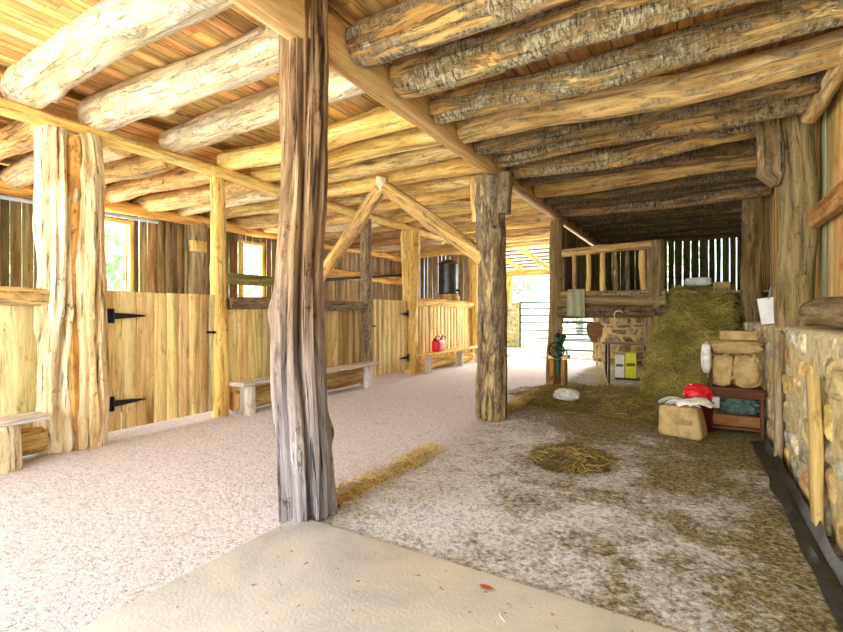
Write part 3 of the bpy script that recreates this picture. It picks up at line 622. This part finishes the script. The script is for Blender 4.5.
# hay ------------------------------------------------------------
def pile_z(x, y):
    # steep heap against the loft end; nothing below it
    fx = max(0, min(1, (x+.62)/.38)); fy = max(0, min(1, (y-7.45)/1.35))
    h = 1.58*(fx**.33)*(fy**.6)
    h *= 1+.15*nz(x*2.6, y*2.6, 0)+.07*nz(x*8, y*8, 3)
    if y > 9: h += .12*min(1, (y-9)/1.5)
    return h
def surf_normal(f, x, y, e=.03):
    return Vector((f(x-e, y)-f(x+e, y), f(x, y-e)-f(x, y+e), 2*e)).normalized()
HT = [(1, 1, 1), (1.25, 1.15, .9), (.7, .72, .6), (.95, 1.05, .65), (.55, .5, .4)]
def hay_heap(name, x0, x1, y0, y1, step, f, count, lmin, lmax, mat, label, cat='hay', wd=.005, zmin=.03, tint=(.7, .7, .6), pal=HT):
    mb = MB(); nx = int((x1-x0)/step)+1; ny = int((y1-y0)/step)+1; vs = []
    for j in range(ny):
        for i in range(nx):
            x = x0+(x1-x0)*i/(nx-1); y = y0+(y1-y0)*j/(ny-1); vs.append(Vector((x, y, max(-.03, f(x, y)-.02))))
    fs = [(j*nx+i, j*nx+i+1, (j+1)*nx+i+1, (j+1)*nx+i) for j in range(ny-1) for i in range(nx-1)]
    fs = [q for q in fs if max(vs[k].z for k in q) > -.025]
    mb.add(vs, fs, vs[:], tint); n = 0; tries = 0
    while n < count and tries < count*12:
        tries += 1; x = R.uniform(x0, x1); y = R.uniform(y0, y1); z = f(x, y)
        if z < zmin: continue
        nr = surf_normal(f, x, y)
        if R.random() > .35+.65*(1/max(nr.z, .25))/4: continue
        d = Vector((R.gauss(0, 1), R.gauss(0, 1), R.gauss(0, .6))); d = d-nr*d.dot(nr)*.8
        if d.length < .05: continue
        mb.strand(Vector((x, y, z))+nr*R.uniform(-.01, .03), d, nr, R.uniform(lmin, lmax), wd*R.uniform(.6, 1.4), vary(R.choice(pal), .15), Vector((R.gauss(0, .02), R.gauss(0, .02), R.gauss(0, .02)))+nr*.01)
        n += 1
    return mb.build(name, mat, label=label, cat=cat, kind='stuff')
hay_heap('hay_pile', -.68, .57, 7.4, 12.5, .06, pile_z, 11000, .12, .40, STRAW, 'big steep pile of greenish loose hay rising onto the loft', wd=.007)
def litter_z(x, y):
    d = ((x+.9)/1.55)**2+((y-7.35)/1.2)**2
    return max(-.05, .09*(1-d)+.07*nz(x*2.2, y*2.2, 1)+.025*nz(x*9, y*9, 1))
hay_heap('hay_litter', -2.6, .66, 5.8, 8.6, .07, litter_z, 5000, .06, .2, STRAW, 'low spread of trampled hay on the floor before the loft', wd=.005, zmin=.0, tint=(.42, .36, .27), pal=[(.8, .74, .68), (1.1, .95, .8), (.5, .48, .42), (.7, .75, .45), (.4, .34, .28)])
def tuft_z(x, y):
    d = ((x+.93)/.34)**2+((y-4.18)/.36)**2
    return .09*math.exp(-d*1.4)+.012*nz(x*12, y*12, 0)-.018
hay_heap('hay_tuft', -1.45, -.4, 3.7, 4.7, .04, tuft_z, 1100, .08, .24, STRAW, 'small dark tuft of hay alone on the limed floor', wd=.004, zmin=.003, tint=(.3, .25, .2), pal=[(.3, .28, .28), (.45, .4, .35), (.6, .5, .5), (1.5, 1.35, 1.6), (.25, .2, .2)])
def ridge_z(x, y):
    return .026*math.exp(-((x+2.12+.05*nz(y*2, 0, 0))/.10)**2)*(.6+.5*nz(y*3, 1, 1)+.3)-.012
hay_heap('straw_strip', -2.4, -1.85, 2.4, 3.9, .04, ridge_z, 1000, .03, .11, STRAWL, 'golden line of straw on the floor between the first two centre posts', 'straw', wd=.004, zmin=-.004, tint=(.6, .42, .2))
hay_heap('straw_strip', -2.4, -1.85, 5.6, 8.5, .05, ridge_z, 1800, .04, .14, STRAWL, 'line of straw on the floor beyond the second centre post', 'straw', wd=.004, zmin=.0, tint=(.75, .55, .25))
mb = MB()
for i in range(1500):
    x = R.uniform(-5.0, .5); y = R.uniform(.6, 9)
    if x > -2.2 and y < 2.2:
        if R.random() > .04: continue
        z = .018
    else: z = floor_z(x, y)+.004
    if x < -2.3 and R.random() > .35: continue
    a = R.uniform(0, 2*PI); mb.strand(Vector((x, y, z)), Vector((math.cos(a), math.sin(a), R.uniform(-.05, .05))), Vector((0, 0, 1)), R.uniform(.02, .09), R.uniform(.002, .004), vary(R.choice([(1.1, 1.05, .9), (.5, .4, .3), (.9, .8, .6)]), .2), Vector((R.gauss(0, .006), R.gauss(0, .006), .002)))
mb.build('straw_bits', STRAWL, label='loose bits of straw scattered over the barn floor', cat='straw', kind='stuff')

# ---------------------------------------------------------------- shelf of feed sacks, right
t = thing('shelf_rack', (.42, 6.2, 0), 'red-brown low shelf rack holding paper sacks beside the stone wall', 'shelf')
for x in (.19, .655):
    for y in (6.02, 6.38):
        mb = MB(); mb.board((x, y, -.01), (x, y, .90 if x < .4 else .46), .035, .035, (1, 0, 0), seg=2); mb.build('leg', W_RED, t)
for z in (.05, .47): mb = MB(); mb.board((.17, 6.2, z), (.675, 6.2, z), .40, .03, (0, 1, 0), seg=3); mb.build('shelf', W_RED, t)
mb = MB(); mb.board((.17, 6.0, .42), (.675, 6.0, .42), .08, .02, (0, 0, 1), seg=3); mb.build('apron', W_RED, t)
def sack(c, d, label, tilt=0, rot=0, p=3.2):
    o = MB().blob(c, d, p, 44, 32, .085, rot=rot, tilt=tilt, fs_=4.5).build('feed_sack', KRAFT, label=label, cat='sack', group='paper feed sacks on the shelf'); return o
sack((.30, 6.16, .665), (.24, .26, .36), 'brown paper sack standing at the left on the red shelf', tilt=.12)
sack((.53, 6.14, .665), (.26, .28, .37), 'brown paper sack standing at the right on the red shelf')
sack((.42, 6.17, .925), (.54, .30, .155), 'brown paper sack lying flat across the two standing sacks')
mb = MB(); mb.blob((.155, 6.05, .80), (.10, .2, .34), 3, 18, 14, .1); mb.build('paper_bag', PLAST, label='pale crumpled bag hanging down the left side of the shelf', cat='bag')
mb = MB(); mb.box((.45, 6.17, 1.055), (.32, .22, .10)); mb.build('carton', KRAFT, label='flat brown carton on top of the lying sack', cat='carton')
mb = MB(); mb.box((.43, 6.19, .125), (.42, .32, .115), (.62, .38, .26)); mb.build('carton', KRAFT, label='dull red-brown flat carton on the bottom of the shelf rack', cat='carton')
mb = MB(); mb.blob((.45, 6.16, .285), (.42, .30, .20), 2.4, 30, 22, .22, fs_=5); mb.build('folded_cloth', TEAL, label='crumpled teal cloth on the lowest shelf under the sacks', cat='cloth')
mb = MB(); mb.box((.24, 6.00, .32), (.07, .04, .12)); mb.build('milk_carton', WHITEP, label='small white packet on the shelf beside the teal cloth', cat='packet')
# paper bag on the floor
t = thing('paper_bag', (-.05, 5.62, 0), 'large brown kraft bag standing open on the floor before the hay', 'bag')
mb = MB(); mb.blob((-.07, 5.62, .155), (.41, .24, .33), 9, 36, 16, .025, rot=-.25)
for i, v in enumerate(mb.v):
    q = v.z/.32; mb.v[i] = Vector((-.07+(v.x+.07)*(1.06-.16*q)-.02*q+.008*nz(v.x*9, v.z*14, 2), v.y+.01*nz(v.x*12, v.z*9, 7), v.z))
mb.build('body', KRAFT, t)
mb = MB()
for k in range(9):
    a = R.uniform(0, 6.28); cx = -.05+.15*math.cos(a); cy = 5.64+.08*math.sin(a)
    mb.board((cx-.1, cy, .32+R.uniform(0, .03)), (cx+.1, cy+R.uniform(-.08, .08), .34+R.uniform(-.01, .06)), .12, .004, (R.uniform(-.3, .3), 1, R.uniform(-.4, .4)), vary((1, 1, .95), .2), bow=.03)
mb.build('crumpled_lining', WHITEP, t, label='crumpled pale paper lining')
mb = MB(); mb.box((-.06, 5.466, .17), (.16, .004, .05), (.72, .68, .62)); mb.build('printed_panel', KRAFT, t)
t = thing('bucket', (.09, 6.0, 0), 'dark maroon bucket holding a red bag behind the kraft bag', 'bucket')
mb = MB(); mb.tube([(.09, 6.0, 0), (.09, 6.0, .30), (.09, 6.0, .32)], [.11, .135, .14], 24, tint=(.14, .25, .3)); mb.build('body', REDP, t)
mb = MB(); mb.blob((.07, 5.98, .41), (.27, .22, .20), 2.4, 44, 30, .13, fs_=4); mb.build('feed_bag', REDP, label='shiny red plastic bag stuffed into the maroon bucket', cat='bag')
# notebook hanging by the post
t = thing('notice_sheet', (.70, 6.0, 1.25), 'white sheet hanging at the foot of the mossy right-hand post', 'notice')
mb = MB(); mb.board((.74, 6.0, 1.19), (.70, 6.0, 1.46), .19, .008, (1, -.35, 0), seg=3, wob=.002); mb.build('sheet', WHITEP, t)
mb = MB(); mb.board((.745, 6.012, 1.185), (.705, 6.012, 1.47), .205, .006, (1, -.35, 0), seg=2, tint=(.3, .45, .35)); mb.build('backing_board', CLOTH, t)
mb = MB(); mb.tube([(.705, 5.98, 1.45), (.73, 6.0, 1.58)], .006, 6); mb.build('clip', STEEL, t)

# ---------------------------------------------------------------- clutter under the loft
mb = MB(); mb.blob((-1.50, 6.62, .15), (.34, .26, .16), 2.2, 26, 16, .25, fs_=4); mb.build('plastic_bag', PLAST, label='crumpled whitish plastic bag lying on the floor hay', cat='bag')
t = thing('hand_mill', (-2.0, 8.2, 0), 'old green hand-cranked iron machine on wooden legs beside the leaning loft post', 'machine')
for x in (-2.10, -1.90):
    mb = MB(); mb.board((x, 8.2, .05), (x, 8.2, .48), .07, .22, (1, 0, 0), tint=(1, .8, .6)); mb.build('leg', W_BROWN, t)
mb = MB(); mb.board((-2.16, 8.2, .52), (-1.82, 8.2, .54), .06, .2, (0, 0, 1), tint=(1.2, 1.1, .7)); mb.build('crossbar', W_PLANK, t)
mb = MB(); mb.tube([(-2.0, 8.15, z) for z in (.2, .46, .48, .52, .62, .70, .74, .82, .86)], [.03, .035, .08, .08, .06, .085, .05, .025, .03], 16); mb.build('body', GREENP, t)
mb = MB(); mb.blob((-2.0, 8.15, .91), (.09, .09, .09), 2, 14, 10, .0); mb.build('knob', IRON, t)
mb = MB(); mb.tube([(-2.0+.13*math.cos(a*PI/9), 8.04, .66+.13*math.sin(a*PI/9)) for a in range(19)], .013, 8)
for a in range(5): mb.tube([(-2.0, 8.04, .66), (-2.0+.13*math.cos(a*PI/2.5), 8.04, .66+.13*math.sin(a*PI/2.5))], .008, 6)
mb.build('flywheel', IRON, t)
mb = MB(); mb.tube([(-2.0, 8.22, .70), (-2.0, 8.26, .82), (-2.0, 8.28, .90)], [.05, .09, .12], 16); mb.build('hopper', GREENP, t)
mb = MB(); mb.tube([(-1.95, 8.1, .62), (-1.84, 8.1, .66), (-1.82, 8.05, .60)], .014, 8); mb.build('crank', GREENP, t)
t = thing('work_table', (-.95, 8.95, 0), 'thin dark table standing under the loft before the stone wall', 'table')
mb = MB(); mb.board((-1.36, 8.95, .76), (-.62, 8.95, .76), .45, .03, (0, 1, 0)); mb.build('tabletop', W_DARK, t)
for x in (-1.30, -.68):
    for y in (8.78, 9.12): mb = MB(); mb.tube([(x, y, 0), (x, y, .75)], .018, 8); mb.build('leg', IRON, t)
mb = MB(); mb.board((-1.15, 8.9, .14), (-.70, 8.9, .14), .30, .03, (0, 1, 0)); mb.build('tray', IRON, t)
def packet(x, w_, h, mat, label):
    tt = thing('feed_packet', (x, 8.86, .155), label, 'packet')
    MB().box((x, 8.86, .155+h/2), (w_, .14, h)).build('box', mat, tt)
    MB().box((x, 8.787, .155+h*.55), (w_*.8, .004, h*.12), (.15, .15, .15)).build('printed_stripe', mat, tt)
packet(-1.08, .15, .40, WHITEP, 'pale green-white packet on the tray under the dark table')
packet(-.90, .17, .44, YELP, 'bright yellow packet on the tray under the dark table')
def tool(x, y, dx, label, blade=True):
    tt = thing('shovel', (x, y, 0), label, 'shovel')
    top = Vector((x-dx, y+.25, .80)); mb = MB(); mb.tube([(x, y, .0), tuple(top)], .016, 8); mb.build('handle', W_YEL, tt)
    if blade:
        mb = MB(); vs = []; n = 9; H = .36
        for lay in (0, 1):
            for j in range(n):
                q = j/(n-1); wd = .05+.09*math.sin(min(1, q*1.5)*PI/2)*(1 if q < .8 else math.sqrt(max(0, 1-((q-.8)/.22)**2)))
                for i in range(5):
                    u = i/4*2-1; vs.append(top+Vector((u*wd-.02*q, .06*q-.03*(1-u*u)+(.008 if lay else 0), q*H-.03)))
        fs = []
        for lay in (0, 1):
            for j in range(n-1):
                for i in range(4):
                    k = lay*n*5+j*5+i; f = (k, k+1, k+6, k+5); fs.append(f if not lay else f[::-1])
        mb.add(vs, fs, vs[:], (1, .8, .6)); mb.build('blade', plain('rusty_blade', (.26, .17, .085), (.15, .10, .05), .8, 12, .1), tt)
tool(-1.36, 8.45, .12, 'rusty shovel standing blade up before the stone back wall')
mb = MB(); mb.tube([(-1.22, 8.4, .0), (-1.42, 8.7, .86)], .014, 8); mb.build('wooden_handle', W_YEL, label='bare wooden tool handle leaning beside the upturned shovel', cat='handle stick', kind='thing')
mb = MB(); mb.blob((.12, 9.35, pile_z(.12, 9.35)+.06), (.40, .25, .15), 5, 24, 14, .05); mb.build('loft_bag', PLAST, label='white bag lying on the hay up in the loft', cat='bag')
mb = MB(); mb.box((.46, 9.4, pile_z(.46, 9.4)+.07), (.24, .25, .18)); mb.build('loft_carton', KRAFT, label='brown carton beside the white bag up in the loft', cat='carton')

# dry leaf and twig on the slab
mb = MB(); vs = []
for lay in (0, 1):
    for a, b in ((-.035, 0), (-.015, .016), (.012, .017), (.04, .0), (.012, -.015), (-.015, -.014)): vs.append(Vector((-.82+a, 2.0+b, .022+.3*abs(a)*.4+(.002 if lay else 0))))
mb.add(vs, [(5, 4, 3, 2, 1, 0), (6, 7, 8, 9, 10, 11)]+[(i, (i+1) % 6, 6+(i+1) % 6, 6+i) for i in range(6)], vs[:], (1, 1, 1)); mb.build('dry_leaf', DRYLEAF, label='small curled rust-brown leaf near the edge of the concrete slab', cat='leaf')
mb = MB(); mb.tube([(-.70, 1.86, .02), (-.69, 1.84, .023), (-.66, 1.82, .02)], .003, 6); mb.build('twig', W_GREY, label='tiny pale twig on the concrete slab near the brown leaf', cat='twig')

# ---------------------------------------------------------------- beyond the far doorway
stone_wall('stone_pier', (-7.6, 18.0), (-6.0, 18.0), -.08, 1.72, (0, -1, 0), PALY, rows=9, back=.4, kind='thing', label='pale stone wall end outside the far doorway left of the gate', cat='stone wall')
def gate(y, x0, x1, zs, label):
    t = thing('field_gate', ((x0+x1)/2, y, -.08), label, 'gate')
    for z in zs: MB().tube([(x0, y, z), (x1, y, z)], .022, 8).build('bar', IRON, t)
    for x in (x0, x1): MB().tube([(x, y, -.08), (x, y, zs[-1]+.02)], .03, 8).build('upright', IRON, t)
gate(18.0, -5.92, -2.9, [.3, .62, .92, 1.2, 1.47, 1.72], 'long metal bar gate seen through the far doorway')
gate(15.0, -3.85, -2.45, [.12, .42, .62, .82, 1.02, 1.2], 'short metal bar gate seen under the hay loft')
post('log_post', W_YEL, -6.55, 18.2, 1.7, 2.84, .24, .20, 'orange post on the stone wall outside the far doorway')
t = thing('lean_to_roof', (-4.5, 16, 2.9), 'pale sheet lean-to roof with log rafters outside the far doorway', 'roof')
for i in range(9):
    y = 13.7+i*.52; MB().box((-4.6, y+.25, 3.66-.059*i), (6.4, .50, .02)).build('roof_sheet', ROOFW, t)
for i in range(9):
    y = 13.7+i*.52; MB().tube([(-7.8, y, 3.61-.059*i), (-1.4, y, 3.61-.059*i)], .035, 6, (.5, .42, .35)).build('purlin', W_BROWN, t)
for x in (-7.0, -5.9, -4.8, -3.7, -2.6): MB().log((x, 13.6, 3.50), (x+.1, 18.3, 2.98), .10, .09, n=12, m=12).build('rafter', W_YEL, t)
MB().log((-7.8, 18.15, 2.93), (-1.4, 18.15, 2.93), .13, .12, n=14, tint=(1, .85, .65)).build('header_log', W_YEL, t)

# trees outside
def tree(x, y, h, label, s, leaves=1500, seed=1):
    t = thing('tree', (x, y, -.09), label, 'tree', 'trees outside the barn')
    mb = MB(); mb.log((x, y, -.1), (x+.2, y, h*.8), .16*s, .06*s, n=10, m=14, bend=.15, knots=0); mb.build('trunk', TRUNK, t)
    mb = MB(); cl = [(Vector((x+R.gauss(0, .9*s), y+R.gauss(0, .9*s), h*R.uniform(.25, 1.0))), R.uniform(.5, 1.0)*s) for _ in range(16)]
    for i in range(leaves):
        c, r = R.choice(cl); p = c+Vector((R.gauss(0, 1), R.gauss(0, 1), R.gauss(0, .8)))*r*.5
        d = Vector((R.gauss(0, 1), R.gauss(0, 1), R.gauss(0, 1))).normalized(); e = d.orthogonal().normalized()*.09*s; d = d*.14*s
        vs = [p-d, p+e, p+d, p-e]; mb.add(vs, [(0, 1, 2, 3)], vs[:], vary((1, 1, 1), .25))
    mb.build('foliage', LEAF, t, smooth=False)
tree(-15, 6.0, 6, 'leafy tree outside the first outer window', 1.5)
tree(-16, 9.5, 6, 'leafy tree outside the second outer window', 1.5)
tree(-14, 2.5, 5, 'leafy tree outside the left end of the outer wall', 1.4)
tree(-6.0, 30, 7, 'leafy tree beyond the long bar gate, left one', 1.5)
tree(-3.6, 27, 6, 'leafy tree beyond the long bar gate, right one', 1.4)
tree(-1.0, 22, 6, 'leafy tree standing behind the slatted loft wall', 1.4)
tree(-11, 33, 7, 'leafy tree far beyond the stone wall end', 1.5)
for o in bpy.data.objects:
    if '_o' in o: del o['_o']
